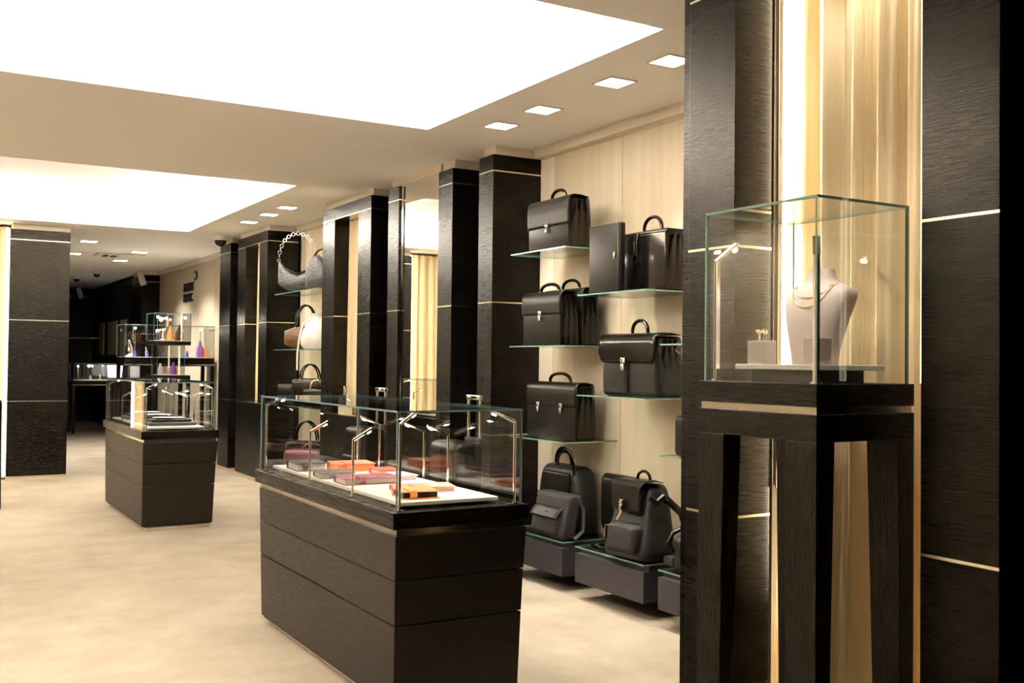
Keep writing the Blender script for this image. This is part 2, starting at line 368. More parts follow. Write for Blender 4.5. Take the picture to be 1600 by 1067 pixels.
for i, (y, n) in enumerate(((4.12, 'nearest the foreground pillar'), (4.61, 'second from the foreground pillar'), (5.35, 'third from the foreground pillar'), (5.86, 'farthest of the near row'))):
    downlight(3.37, y, 'square recessed ceiling downlight %s' % n, G1, (3.95 if i % 2 else 3.3, y+(.1 if i % 2 else -.1), .6 if i % 2 else 0), 95)
for i, (y, n) in enumerate(((10.24, 'nearest of the three by the handbags'), (10.85, 'middle of the three by the handbags'), (11.59, 'farthest of the three by the handbags'))):
    downlight(3.38, y, 'square recessed ceiling downlight %s' % n, G2, (3.7, y, .5), 50)
for (x, y, n) in ((2.154, 14.8, 'largest of the distant four'), (2.216, 16.69, 'half hidden by the left pillar'), (3.009, 15.87, 'nearest the wall lettering'), (3.012, 17.43, 'smallest and farthest')):
    downlight(x, y, 'distant recessed ceiling downlight %s' % n, G3, (x+.5, y, 0), 170, .2, ang=110)
# left-aisle lamps added to bounce light upward, niche one added to brighten the curtain
for (x, y, n) in ((-2.05, 5.2, 'added out of view to wash the left wall by the first recess'), (-2.05, 10.5, 'added out of view to wash the left wall by the second recess'), (-2.05, 7.6, 'added out of view to wash the left wall between the recesses'), (2.05, 2.1, 'above the necklace case'), (2.63, 2.37, 'added in the foreground niche to brighten the curtain')):
    downlight(x, y, 'square recessed ceiling downlight %s' % n, 'downlights outside the main rows', (-2.6, y, 1.9) if x < 0 else (2.84, 2.36, 1.1) if x > 2.5 else None, 150 if x < 0 else 7 if x > 2.5 else 40, ang=100)
def dome(x, y, label, s=1):
    r = thing('dome_camera', label, 'camera', (x, y, CEIL), group='dome cameras on the ceiling')
    MB().cyl((0, 0, -.05*s), (0, 0, 0), .075*s, 20).build('housing', 'white', r, None, True)
    MB().loft([[(.06*s*math.cos(a)*math.cos(t), .06*s*math.sin(a)*math.cos(t), -.05*s-.06*s*math.sin(t)) for a in [2*PI*k/16 for k in range(16)]] for t in (0, .4, .8, 1.2, 1.5)]).build('dome', 'dome', r, None, True)
dome(3.46, 13.1, 'dark dome camera on white mount above the pillar by the lettered wall', 1.25)
dome(3.04, 19.92, 'small dark dome camera, right of the far pair'); dome(2.913, 21.44, 'small dark dome camera, left of the far pair')
def cylspot(x, y, label):
    r = thing('spotlight', label, 'spotlight', (x, y, CEIL), group='white cylinder spotlights')
    MB().cyl((0, 0, -.05), (0, 0, 0), .03, 10).build('mount', 'white', r, None, True)
    MB().cyl((-.03, .0, -.04), (.03, -.05, -.26), .055, 14).build('barrel', 'white', r, None, True)
cylspot(3.66, 19.1, 'white cylinder spotlight hanging before the far black pillar'); cylspot(3.4, 24.5, 'white cylinder spotlight at the far end of the shop')
r = thing('ceiling_vent', 'small grey ceiling vent fitting among the distant downlights', 'vent', (2.75, 16.5, CEIL))
MB().rbox(-.25, .1, -.2, .2, -.02, 0, .006, 2).build('plate', 'trim', r)
for s in (-.12, 0): MB().box(s-.03, s+.03, -.1, .1, -.035, -.02).build('grille', 'grey', r)
MB().box(.1, .4, -.3, -.25, -.015, 0).build('rail', 'plinth', r)

# ------------------------------------------------------------------ wall lettering (flat raised letters)
def text_mesh(name, s, size, sx, loc, m, parent):
    cu = bpy.data.curves.new('t', 'FONT'); cu.body = s; cu.size = size; cu.extrude = .012; cu.offset = .0; cu.space_character = 1.02
    o = bpy.data.objects.new('t', cu); COL.objects.link(o); bpy.context.view_layer.update()
    me = bpy.data.meshes.new_from_object(o); bpy.data.objects.remove(o); me.name = name
    me.materials.clear(); me.materials.append(MT[m])
    for v in me.vertices: v.co.x *= sx
    o = bpy.data.objects.new(name, me); COL.objects.link(o); o.parent = parent
    o.location = loc; o.rotation_euler = (PI/2, 0, -PI/2); return o
sg = thing('wall_lettering', 'dark raised two-line lettering with oval emblem on the beige wall', 'sign', (WX, 17.40, 2.36))
text_mesh('word', 'BLANC', .20, .92, (-.012, 0, 0), 'black', sg)
text_mesh('word', 'MONT', .20, 1.12, (-.012, 0, .172), 'black', sg)
em_ = thing('emblem', None, None); em_.parent = sg; em_.location = (-.012, -.76, .40)
MB().loft([[(x, .115*math.cos(2*PI*k/28), .075*math.sin(2*PI*k/28)) for k in range(28)] for x in (.01, -.006)]).build('oval', 'black', em_)
pts = []
for k in range(12): rr = .055 if k % 2 == 0 else .034; pts.append((rr*1.3*math.cos(PI*k/6), rr*.95*math.sin(PI*k/6)))
MB().prism(pts, -.014, -.006).build('star', 'plinth', em_)

# ------------------------------------------------------------------ glass display counters
def pane(b, parent, edge='edge_b', thin='x'):
    m = MB().box(*b); ax = 'xyz'.index(thin)
    for f in m.bm.faces:
        f.normal_update()
        if abs(f.normal[ax]) < .5: f.material_index = 1
    return m.build('glass_pane', ['glass', edge], parent, parent.location)
def stem(parent, x, y, z0, z1, dx, dy, arm=.11):
    o = MB().cyl((x, y, z0), (x, y, z1), .0065, 8).build('lamp_stem', 'chrome', parent, parent.location, True)
    MB().cyl((x, y, z0), (x, y, z0+.006), .018, 12).build('foot', 'chrome', o, parent.location, True)
    L = math.hypot(dx, dy); ux, uy = dx/L, dy/L
    MB().cyl((x, y, z1-.003), (x+ux*arm, y+uy*arm, z1+.045), .008, 8).build('arm', 'chrome', o, parent.location, True)
    MB().cyl((x+ux*arm*.75, y+uy*arm*.75, z1+.026), (x+ux*arm*.92, y+uy*arm*.92, z1+.034), .0055, 8).build('led', 'led', o, parent.location)
def counter(x0, y0, label, watts):
    r = thing('display_counter', label, 'display case', (x0, y0, 0), group='glass-topped display counters')
    x1, y1 = x0+.596, y0+1.846
    # body rows, right side leaning in towards the floor
    rows = [(.04, .366, 2.332, 2.346), (.372, .548, 2.347, 2.355), (.554, .733, 2.357, 2.37)]
    for za, zb, xa, xb in rows:
        dxa, dxb = xa-1.75, xb-1.75; ya, yb = y1-.01-(.7-za)*.10, y1-.01-(.7-zb)*.10
        MB().hexa([(x0-.003, y0-.004, za), (x0+dxa, y0-.004, za), (x0+dxa, ya, za), (x0-.003, ya, za)],
                  [(x0-.003, y0-.004, zb), (x0+dxb, y0-.004, zb), (x0+dxb, yb, zb), (x0-.003, yb, zb)]).build('drawer_row', 'woodc', r, r.location, False, .002)
    wbox('core', 'dark', (x0+.005, x0+.575, y0+.006, y1-.1, .03, .73), r)
    wbox('plinth', 'plinth', (x0+.03, x0+.55, y0+.025, y1-.11, 0, .04), r)
    wbox('metal_band', 'steel', (x0+.005, x1+.01, y0+.005, y1, .733, .762), r)
    wbox('rim', 'wood', (x0-.02, x1+.03, y0-.018, y1+.025, .762, .83), r, .002)
    z0, z1, t = .83, 1.244, .008
    pane((x0, x1, y0, y0+t, z0, z1-t), r, thin='y'); pane((x0, x1, y1-t, y1, z0, z1-t), r, thin='y')
    pane((x0, x0+t, y0+t, y1-t, z0, z1-t), r, thin='x'); pane((x1-t, x1, y0+t, y1-t, z0, z1-t), r, thin='x')
    pane((x0, x1, y0, y1, z1-t, z1), r, thin='z')
    wbox('tray_base', 'black', (x0+.10, x1-.11, y0+.14, y1-.13, .83, .842), r)
    wbox('display_board', 'board', (x0+.055, x1-.075, y0+.075, y1-.06, .842, .858), r, .002)
    q = .024
    for (a, b, dx, dy) in ((x0+q, y0+q, 1, .55), (x1-q, y0+q, -1, .4), (x0+q, y1-q, 1, -.6), (x1-q, y1-q, -1, -.6)): stem(r, a, b, .83, 1.19, dx, dy)
    for yy in (y0+.53, y0+1.10): stem(r, x0+q, yy, .83, 1.09, 1, .35)
    for yy in (y0+.66, y0+.93, y0+1.5): stem(r, x1-q, yy, .83, 1.09, -1, .1)
    for (yy, wt) in watts:
        light('case_lamp', 'SPOT', (x1-.1, y0+yy, 1.16), wt, (1, .88, .68), (0, math.radians(-20), 0), spot_size=math.radians(125), spot_blend=.8, shadow_soft_size=.01)
    return r
counter(1.75, 3.864, 'large black display counter with glass top holding leather organisers', [(.35, 12), (.75, 8), (1.35, 5)])
counter(1.768, 9.02, 'farther black display counter with glass top holding trays', [(.4, 6), (1.2, 4)])

# ------------------------------------------------------------------ leather goods in the near counter
def organiser(label, x, y, rz, w, d, h, m, strap=True, inner='pages'):
    r = thing('organiser', label, 'organiser', (x, y, .858), rz, 'leather organisers in the near counter')
    t = .004
    prof = [(-d/2, 0), (d/2, 0), (d/2, t), (-d/2+.006, t), (-d/2+.006, h-t), (d/2-.012, h-t-.004), (d/2-.012, h-.004), (-d/2+.002, h), (-d/2-.004, h*.5)]
    MB().prism(prof, -w/2, w/2).build('cover', m, r, None, False, .0015)
    MB().box(-w/2+.008, w/2-.008, -d/2+.010, d/2-.018, t+.001, h-t-.006).build('page_block', inner, r)
    if strap:
        s = [(-d*.12, h+.001), (d/2-.004, h-.003), (d/2+.004, h*.5), (d/2-.006, .004), (d/2-.006, .002), (d/2+.007, h*.45), (d/2-.003, h+.001), (-d*.12, h+.004)]
        o = MB().prism(s, w*.12, w*.12+.032).build('strap', m, r, None, False, .001)
        MB().cyl((w*.12+.016, d*.2, h), (w*.12+.016, d*.2, h+.003), .006, 10).build('snap', 'chrome', o)
    return r
PF = PI
organiser('orange leather organiser nearest the glass corner', 1.94, 4.08, PF-.12, .17, .16, .036, 'orange_l', True, 'black_l')
organiser('coral leather organiser just behind the orange one', 2.06, 4.26, PF-.2, .28, .15, .028, 'coral_l', True)
organiser('burgundy leather organiser across the middle of the near counter', 1.95, 4.66, PF-.05, .27, .17, .034, 'burg_l', True)
organiser('slim lilac leather case near the right glass of the near counter', 2.17, 4.72, PF+.1, .10, .17, .03, 'lilac_l', False)
organiser('small grey leather wallet behind the burgundy organiser', 1.90, 4.95, PF-.05, .18, .15, .03, 'grey_l', True)
organiser('coral red ring organiser in the far half of the near counter', 2.10, 5.22, PF-.05, .22, .18, .045, 'coral_l', True, 'orange_i')
organiser('large grey leather organiser at the far left of the near counter', 1.90, 5.36, PF-.05, .17, .2, .045, 'grey_l', True)
organiser('wine red leather organiser by the right glass of the near counter', 2.19, 4.98, PF, .12, .15, .03, 'red_l', False)

# flat trays and pens in the far counter
for i, (yy, lab) in enumerate(((9.42, 'grey felt tray with silver pens in the far counter, nearest tray'), (9.95, 'grey felt tray with silver pens in the far counter, middle tray'), (10.45, 'grey felt tray with silver pens in the far counter, farthest tray'))):
    r = thing('pen_tray', lab, 'tray', (2.06, yy, .858), 0, 'pen trays in the far counter')
    MB().rbox(-.2, .2, -.16, .16, 0, .03, .006, 2).build('base', 'grey_l', r)
    MB().rbox(-.17, .17, -.12, .12, .03, .052, .006, 2).build('pad', 'grey', r)
    for k in range(4):
        o = MB().tube([(-.13, -.08+k*.05, .060), (-.02, -.08+k*.05, .060), (.0, -.08+k*.05, .060), (.13, -.08+k*.05, .060)], [.006, .0075, .006, .004], 8).build('pen', 'chrome' if k % 2 else 'black', r, None, True)

# ------------------------------------------------------------------ bag display shelves
SX = 3.60
def shelf(y0, y1, z, label, x0=SX, x1=WX, group='glass bag shelves'):
    m = MB().box(x0, x1, y0, y1, z-.008, z)
    for f in m.bm.faces:
        f.normal_update()
        if abs(f.normal.z) < .5: f.material_index = 1
    return tag(m.build('glass_shelf', ['shelfglass', 'edge']), label, 'shelf', group)
M1, M2, M3 = (5.43, 6.11), (4.61, 5.29), (3.80, 4.48)
shelf(*M1, 2.185, 'top glass shelf under the single-lock briefcase'); shelf(*M1, 1.557, 'glass shelf under the pair of briefcases'); shelf(*M1, .945, 'glass shelf under the two-lock satchel')
shelf(*M2, 1.868, 'glass shelf under the portfolio and strapped briefcase'); shelf(*M2, 1.251, 'glass shelf under the embossed satchel')
shelf(*M3, 1.557, 'upper glass shelf half hidden by the foreground pillar'); shelf(*M3, .945, 'lower glass shelf half hidden by the foreground pillar')
for (a, b), lab in zip((M1, M2, M3, (6.25, 6.39)), ('far', 'middle', 'near', 'short end')):
    if lab == 'short end': continue
    r = thing('bench_block', 'dark grey floating bench block, %s one under the bag shelves' % lab, 'bench', (SX, a, 0), group='floating bench blocks')
    wbox('front_box', 'grey', (SX, 3.98, a, b, .103, .28), r, .002)
    wbox('bracket', 'black', (3.98, WX, a-.12, b+.12, .10, .278), r)
    wbox('top_board', 'black', (SX+.04, WX, a, b, .281, .311), r)
    shelf(a, b, .321, 'glass plate lying on the %s floating bench block' % lab, SX, WX, 'glass plates on the bench blocks')
# second display wall: shelves
H1 = (10.05, 11.5)
shelf(*H1, 2.185, 'top glass shelf of the handbag wall', 3.66); shelf(*H1, 1.557, 'middle glass shelf of the handbag wall', 3.66); shelf(*H1, .945, 'lower glass shelf of the handbag wall', 3.66)
r = thing('bench_block', 'dark floating bench block under the handbag shelves', 'bench', (SX, 10.05, 0), group='floating bench blocks')
wbox('front_box', 'grey', (SX, WX, 10.05, 11.5, .103, .31), r, .002)

# ------------------------------------------------------------------ bags
def handle(parent, y, z, a, h, r, m='leather_g', x=0, rings=True, p=.7):
    o = MB().tube([(x, y+q[1], z+q[2]) for q in arch(a, h, 16, p)], [r*(.75 if k in (0, 16) else 1) for k in range(17)], 8).build('handle', m, parent, None, True)
    if rings:
        for s in (-1, 1): MB().tube([(x+.012*math.cos(t), y+s*a, z+.004+.012*math.sin(t)) for t in [2*PI*k/12 for k in range(12)]], .0035, 6, True).build('ring', 'gold', o, None, True)
    return o
def lock(parent, x, y, z, s=1):
    o = MB().rbox(x-.010, x, y-.017*s, y+.017*s, z, z+.026*s, .003, 2).build('lock', 'chrome', parent, None, True)
    MB().rbox(x-.014, x-.002, y-.013*s, y+.013*s, z-.034*s, z-.002, .004, 2).build('clasp', 'chrome', o, None, True)
def flap(parent, x0, d, y0, y1, h, drop, m, rnd=0, over=.006, name='flap'):
    """cover going from the back top edge over the top and down the front"""
    L1 = d; prof = [(x0+d*.98, h-.004), (x0+d*.6, h+.006), (x0+d*.25, h+.007), (x0+.015, h+.002), (x0-over, h-.022), (x0-over-.004, h-drop*.5), (x0-over, h-drop)]
    cum = [0]
    for a, b in zip(prof, prof[1:]): cum.append(cum[-1]+math.hypot(a[0]-b[0], a[1]-b[1]))
    def f(u, v):
        y = y0+(y1-y0)*u
        cut = 0
        if rnd:
            e = min(u, 1-u)*(y1-y0)
            if e < rnd: cut = rnd-math.sqrt(max(0, rnd*rnd-(rnd-e)**2))
        s = v*(cum[-1]-cut*(1 if v > .5 else v*2))
        for k in range(len(cum)-1):
            if s <= cum[k+1]+1e-9:
                t = (s-cum[k])/(cum[k+1]-cum[k]); return (prof[k][0]+(prof[k+1][0]-prof[k][0])*t, y, prof[k][1]+(prof[k+1][1]-prof[k][1])*t)
        return (*prof[-1][:1], y, prof[-1][1])
    return MB().grid(f, 28, 18).build(name, m, parent, None, True, 0, .005)
def gusset(parent, x0, x1, y, z0, z1, s, m='leather_g'):
    """pleated side of a briefcase: zigzag folds"""
    n = 6; pr = []
    for k in range(n+1): pr.append((x0+(x1-x0)*k/n, .010 if k % 2 else .0))
    def f(u, v):
        k = min(int(u*n), n-1); t = u*n-k
        x = pr[k][0]+(pr[k+1][0]-pr[k][0])*t; o = pr[k][1]+(pr[k+1][1]-pr[k][1])*t
        nar = 1-.35*v*v
        return (x0+(x-x0)*nar+(x1-x0)*.17*v*v, y+s*o*(.3+.7*v), z0+(z1-z0)*v)
    return MB().grid(f, n*2, 6).build('gusset', m, parent, None, True)
def briefcase(label, loc, w, h, d, locks=1, drop=.55, m='leather', group='leather briefcases', hs=(.085, .065), strap=False, seam=False):
    r = thing('briefcase', label, 'briefcase', loc, 0, group)
    def tp(c): c.x = c.x+(d/2-c.x)*.22*max(0, c.z/h)**2 if c.x > d/2 else c.x; return c
    MB().rbox(.004, d-.004, .012, w-.012, 0, h-.006, .012, 3, tp, 3).build('body', 'leather_g', r, None, True)
    MB().rbox(-.004, .012, .004, w-.004, .002, h-.02, .006, 2).build('front_panel', m, r, None, True)
    gusset(r, .01, d-.01, .010, .01, h-.02, -1); gusset(r, .01, d-.01, w-.010, .01, h-.02, 1)
    if strap:
        MB().rbox(.0, d, .0, w, h-.04, h+.004, .018, 3).build('frame_top', 'leather_g', r, None, True)
        pts = [(d*.7, h+.006), (d*.3, h+.012), (-.004, h-.01), (-.012, h-.05), (-.012, h-drop*h)]
        def f(u, v):
            k = min(int(v*4), 3); t = v*4-k; a, b = pts[k], pts[k+1]
            return (a[0]+(b[0]-a[0])*t, w*.60-.019+.038*u, a[1]+(b[1]-a[1])*t)
        MB().grid(f, 2, 16).build('strap', 'leather_g', r, None, True, 0, .005)
        lock(r, -.012, w*.60, h-drop*h-.02, 1.2)
    else:
        flap(r, 0, d*.8, -.004, w+.004, h, h*drop, m, 0)
        for k in range(locks): lock(r, -.010, w*(k+1)/(locks+1) if locks == 1 else w*(.27+.46*k), h-h*drop-.004, 1.1)
    if seam: MB().box(-.0055, -.004, w/2-.002, w/2+.002, .005, h*.45).build('seam', 'dark', r)
    handle(r, w*.5, h+.004, hs[0], hs[1], .011, x=d*.42)
    return r
B1 = briefcase('black leather briefcase with one silver lock, topmost on the shelves', (3.66, 5.48, 2.186), .49, .335, .19)
briefcase('front one of two black briefcases standing one behind the other', (3.615, 5.495, 1.558), .46, .345, .15, drop=.42, hs=(.11, .055))
briefcase('rear one of two black briefcases standing one behind the other', (3.785, 5.50, 1.558), .46, .37, .15, drop=.42, hs=(.10, .065))
briefcase('black satchel with two silver locks and a centre seam', (3.72, 5.465, .946), .60, .365, .17, 2, .42, seam=True, hs=(.125, .06))
briefcase('glossy black doctor-style briefcase with a front strap', (3.77, 4.64, 1.869), .46, .36, .2, 1, .42, m='leather_g', strap=True, hs=(.085, .09))
r = thing('portfolio', 'slim black upright portfolio case with small silver clasp', 'portfolio', (3.64, 4.91, 1.869))
MB().rbox(0, .045, 0, .32, 0, .415, .012, 3).build('body', 'leather', r, None, True)
MB().tube([(-.002, .012, .01), (-.002, .012, .40), (-.002, .03, .411)], .003, 6).build('piping', 'leather_g', r, None, True)
MB().rbox(-.006, 0, .045, .06, .195, .24, .002, 2).build('clasp', 'gold', r, None, True)
# embossed satchel
r = thing('satchel', 'embossed black leather satchel with rounded glossy flap', 'satchel', (3.70, 4.62, 1.252), 0)
W_, H_, D_ = .54, .365, .2
def tp(c):
    t = max(0, c.z/H_); c.y = W_/2+(c.y-W_/2)*(1.04-.10*t); c.x += -.012*math.sin(PI*min(1, t*1.2))*(1 if c.x < .1 else 0); return c
MB().rbox(0, D_, .005, W_-.005, 0, H_-.01, .03, 4, tp, 4).build('body', 'emboss', r, None, True)
flap(r, -.012, D_*.9, .0, W_, H_, .165, 'leather_g', .06, .012)
MB().rbox(-.020, -.006, W_/2-.012, W_/2+.012, .02, .23, .004, 2).build('centre_zip', 'leather_g', r, None, True)
lock(r, -.026, W_/2+.02, .195, 1.3); handle(r, W_*.5, H_, .075, .085, .011, x=.08)
for s in (0, 1): gusset(r, .02, D_-.01, .012 if s == 0 else W_-.012, .03, H_-.03, -1 if s == 0 else 1)
# small rounded bag, half hidden
r = thing('camera_bag', 'small rounded black bag half hidden by the foreground pillar', 'bag', (3.63, 4.10, .946))
MB().rbox(0, .12, 0, .30, 0, .225, .03, 4).build('body', 'leather', r, None, True)
MB().rbox(.06, .16, .02, .22, .18, .26, .02, 3).build('top_pocket', 'leather', r, None, True)
r = tag(MB().tube([(0, .06*math.cos(t), .022*math.sin(t)) for t in [2*PI*k/20 for k in range(20)]], .006, 6, True).build('strap_loop', 'grey', None, None, True), 'pale strap loop below the upper half-hidden shelf', 'strap')
r.location = (3.70, 4.40, 1.525)

# bags on the bench
ZB = .322
r = thing('travel_backpack', 'big black soft backpack with looped top handles on the far bench', 'backpack', (3.80, 5.54, ZB))
W_, H_ = .53, .44
def bp_(c):
    t = c.z/H_; k = 1-.30*max(0, t-.45)**1.5*2; c.y = W_/2+(c.y-W_/2)*k; return c
MB().rbox(0, .17, 0, W_, 0, H_, .06, 5, bp_, 5).build('body', 'leather_soft', r, None, True)
MB().rbox(-.03, .04, .05, W_-.05, .03, .2, .025, 4).build('front_pocket', 'leather_soft', r, None, True)
MB().rbox(-.02, .03, .10, W_-.10, .27, .40, .02, 3).build('top_panel', 'leather', r, None, True)
MB().tube([(-.022, .04, .245), (-.022, W_/2, .25), (-.022, W_-.04, .245)], .005, 6).build('zip', 'chrome', r, None, True)
MB().rbox(-.035, -.02, W_*.52, W_*.62, .255, .275, .004, 2).build('clasp', 'chrome', r, None, True)
for (y, lean) in ((W_*.38, -.02), (W_*.62, .05)):
    MB().tube([(.03+lean+.03*k/16, y+q[1], H_-.05+q[2]) for k, q in enumerate(arch(.12, .15, 16, .6))], .017, 8, False, .35).build('handle', 'leather_g', r, None, True)
r = thing('messenger_bag', 'charcoal nylon messenger bag with leather flap pocket leaning on the black backpack', 'bag', (3.605, 5.45, ZB), -.03)
def ms(c): c.x += .06*(c.z/.3)**1.2; return c
MB().rbox(0, .11, 0, .40, 0, .28, .025, 4, ms, 3).build('body', 'nylon', r, None, True)
MB().rbox(-.03, .03, .05, .36, .03, .16, .02, 4, lambda c: Vector((c.x+.06*(c.z/.3)**1.2, c.y, c.z))).build('pocket', 'nylon', r, None, True)
MB().grid(lambda u, v: (.035-.075*v**.4+.06*((.20-.075*v)/.3)**1.2, .04+.33*u, .205-.075*v), 8, 8).build('flap', 'leather', r, None, True, 0, .005)
lock(r, .010, .19, .145, .9)
MB().tube([(.11, .02, .27), (.15, -.02, .20), (.14, -.03, .06), (.08, -.02, .012)], .02, 8, False, .25).build('shoulder_strap', 'nylon', r, None, True)
r = thing('flap_satchel', 'flat black satchel with long flap standing behind the drawstring backpack', 'satchel', (3.885, 4.97, ZB))
MB().rbox(.02, .1, .01, .45, 0, .38, .02, 3).build('body', 'leather', r, None, True)
flap(r, .02, .09, 0, .46, .41, .34, 'leather', .03)
MB().rbox(.0, .03, .05, .12, .0, .07, .012, 3).build('strap_end', 'leather_g', r, None, True)
r = thing('drawstring_backpack', 'charcoal backpack with leather flap and silver clasp on the middle bench', 'backpack', (3.60, 4.60, ZB+.001), .06)
W_, H_ = .38, .43
def dp(c):
    t = c.z/H_; k = 1.06-.42*max(0, t)**1.4; c.y = W_/2+(c.y-W_/2)*k; c.x = .12+(c.x-.12)*(1.05-.45*t)+.05*t; return c
MB().rbox(-.01, .25, 0, W_, 0, H_, .06, 5, dp, 5).build('body', 'leather_soft', r, None, True)
MB().rbox(-.055, .04, .05, .30, .05, .205, .032, 5, lambda c: Vector((c.x+.02*c.z/.2, c.y, c.z))).build('front_pocket', 'nylon', r, None, True)
MB().tube([(-.045, .06, .19), (-.05, .17, .203), (-.045, .29, .19), (-.04, .305, .12)], .004, 6).build('pocket_zip', 'steel', r, None, True)
flap(r, .035, .16, .06, .30, H_+.015, .17, 'leather', .02, .02)
lock(r, -.0, .20, .315, 1.1)
MB().tube([(0, .20, .29), (-.012, .21, .25), (-.02, .225, .225)], .008, 6, False, .5).build('strap_pull', 'gold', r, None, True)
handle(r, .17, H_+.01, .055, .06, .009, x=.14, rings=False)
for (y, s) in ((.02, -1),):
    MB().tube([(.15, .05, H_-.04), (.22, -.06, .28), (.24, -.10, .14), (.20, -.10, .02)], .028, 8, False, .2).build('shoulder_strap', 'nylon', r, None, True)
MB().rbox(.10, .17, -.12, -.04, 0, .05, .01, 2).build('buckle', 'black', r, None, True)
MB().tube([(.06, .02, H_-.06), (.08, -.01, H_-.09), (.12, -.015, H_-.06), (.16, .0, H_-.08)], .022, 8).build('gather', 'leather_g', r, None, True)
r = tag(MB().tube([(3.72, 5.26, .332), (3.66, 5.2, .334), (3.65, 5.08, .332), (3.69, 5.0, .331), (3.73, 5.1, .334), (3.72, 5.2, .338)], .012, 6, False, .5).build('belt', 'leather_g', None, None, True), 'coiled black belt lying between the two bench bags', 'belt')
r = thing('sling_bag', 'black sling bag cut off by the foreground pillar on the near bench', 'bag', (3.64, 4.12, ZB))
MB().rbox(0, .16, 0, .30, 0, .2, .04, 4).build('body', 'leather_soft', r, None, True)
MB().tube([(.0, .28, .1), (-.02, .30, .15), (.02, .31, .20), (.08, .29, .23)], .014, 8).build('strap', 'leather_g', r, None, True)

# ------------------------------------------------------------------ handbag wall
def oval_ring(y, zb, zt, t, n=16): return [(t*math.cos(2*PI*k/n), y, (zb+zt)/2+(zt-zb)/2*math.sin(2*PI*k/n)) for k in range(n)]
r = thing('hobo_bag', 'crescent grey-black crinkled shoulder bag with ring chain strap', 'handbag', (3.74, 10.95, 2.186), 1.05, 'handbags on the far display wall')
rings = []
for k in range(17):
    u = -1+2*k/16; a = abs(u)
    rings.append(oval_ring(u*.21, .09*a**2.5+.012*(1-a), .19+.17*a**1.8, .012+.075*(1-a**2)**.5))
MB().loft(rings).build('body', 'silver', r, None, True)
MB().loft([oval_ring(u*.13, .185+.06*abs(u),   .205+.06*abs(u), .05*(1.01-abs(u))) for u in [-1+.25*k for k in range(9)]]).build('opening', 'dark', r, None, True)
m = MB()
for k in range(25):
    t = PI*k/24; c = Vector((0, -.205*math.cos(t)+.0*t, .345+.30*math.sin(t)**.9)); ro = k % 2
    m.tube([(c.x+(.016*math.cos(s) if ro else 0), c.y+(.0 if ro else .018*math.cos(s)), c.z+.020*math.sin(s)) for s in [2*PI*j/10 for j in range(10)]], .0032, 6, True)
m.build('chain_strap', 'steel', r, None, True)
r = thing('shoulder_bag', 'crinkled silver-grey bag next to the jamb on the top handbag shelf', 'handbag', (3.80, 10.28, 2.186), .9, 'handbags on the far display wall')
MB().loft([oval_ring(u*.2, .0, .30+.06*math.sin(u*4), .02+.08*(1-u*u)**.5) for u in [-1+.125*k for k in range(17)]]).build('body', 'silver', r, None, True)
handle(r, 0, .26, .12, .16, .01, 'leather_g')
r = thing('pleated_bag', 'brown pleated handbag with black handles and ring charm', 'handbag', (3.80, 10.82, 1.558), 1.05, 'handbags on the far display wall')
MB().loft([oval_ring(u*.23, .0+.05*abs(u)**3, .25-.05*abs(u)**2, .03+.09*(1-u*u)**.5) for u in [-1+.125*k for k in range(17)]]).build('body', 'brown', r, None, True)
for s in (-1, 1):
    handle(r, 0, .22, .11, .26, .009, 'leather_g', x=s*.05, p=.9)
MB().tube([(-.125, .03*math.cos(t), .06+.03*math.sin(t)) for t in [2*PI*k/14 for k in range(14)]], .007, 6, True).build('ring_charm', 'chrome', r, None, True)
MB().rbox(-.13, -.118, -.02, .03, .004, .04, .002, 2).build('tassel', 'brown', r, None, True)
r = thing('slouch_bag', 'white slouchy drawstring bag with long hanging strap', 'handbag', (3.74, 10.26, 1.558), .9, 'handbags on the far display wall')
MB().loft([[(k_*math.cos(2*PI*j/18)*(.10+.008*math.sin(j*3)), k_*math.sin(2*PI*j/18)*(.17+.012*math.sin(j*4)), z) for j in range(18)] for z, k_ in ((0, .85), (.05, 1.05), (.12, 1.05), (.2, .9), (.27, .6), (.31, .36), (.34, .34), (.37, .42))]).build('body', 'white_l', r, None, True)
MB().tube([(-.02, .06, .32), (-.09, .14, .26), (-.11, .17, .1), (-.13, .18, -.05), (-.13, .18, -.22)], .010, 6, False, .5).build('strap', 'white_l', r, None, True)
r = thing('bowling_bag', 'black handbag with two arched handles on the lower handbag shelf', 'handbag', (3.82, 10.72, .946), 1.0, 'handbags on the far display wall')
MB().rbox(-.08, .08, -.2, .2, 0, .30, .06, 5).build('body', 'leather_g', r, None, True)
for s in (-1, 1): handle(r, 0, .28, .10, .17, .009, 'leather_g', x=s*.05, p=.9)
r = thing('clutch', 'small black flap clutch standing before the arched-handle bag', 'handbag', (3.70, 10.95, .946), 1.05, 'handbags on the far display wall')
MB().rbox(-.03, .03, -.15, .15, 0, .22, .02, 4).build('body', 'leather', r, None, True); flap(r, -.03, .06, -.152, .152, .222, .13, 'leather', .03, .004); lock(r, -.036, 0, .09, .7)
r = thing('mini_bag', 'little black bag with gold fittings beside the jamb on the lower handbag shelf', 'handbag', (3.72, 10.26, .946), .9, 'handbags on the far display wall')
MB().rbox(-.05, .05, -.13, .13, 0, .2, .03, 4).build('body', 'leather_g', r, None, True); handle(r, 0, .19, .06, .10, .007, 'gold')
r = thing('tote', 'black tote with tall handles on the low bench of the handbag wall', 'handbag', (3.80, 10.75, .311), 1.0, 'handbags on the far display wall')
MB().rbox(-.08, .08, -.22, .22, 0, .26, .04, 4).build('body', 'leather', r, None, True)
for s in (-1, 1): handle(r, 0, .25, .12, .22, .010, 'leather_g', x=s*.05, p=.9)
r = thing('holdall', 'wine-coloured low holdall on the bench of the handbag wall', 'handbag', (3.72, 10.35, .311), .9, 'handbags on the far display wall')
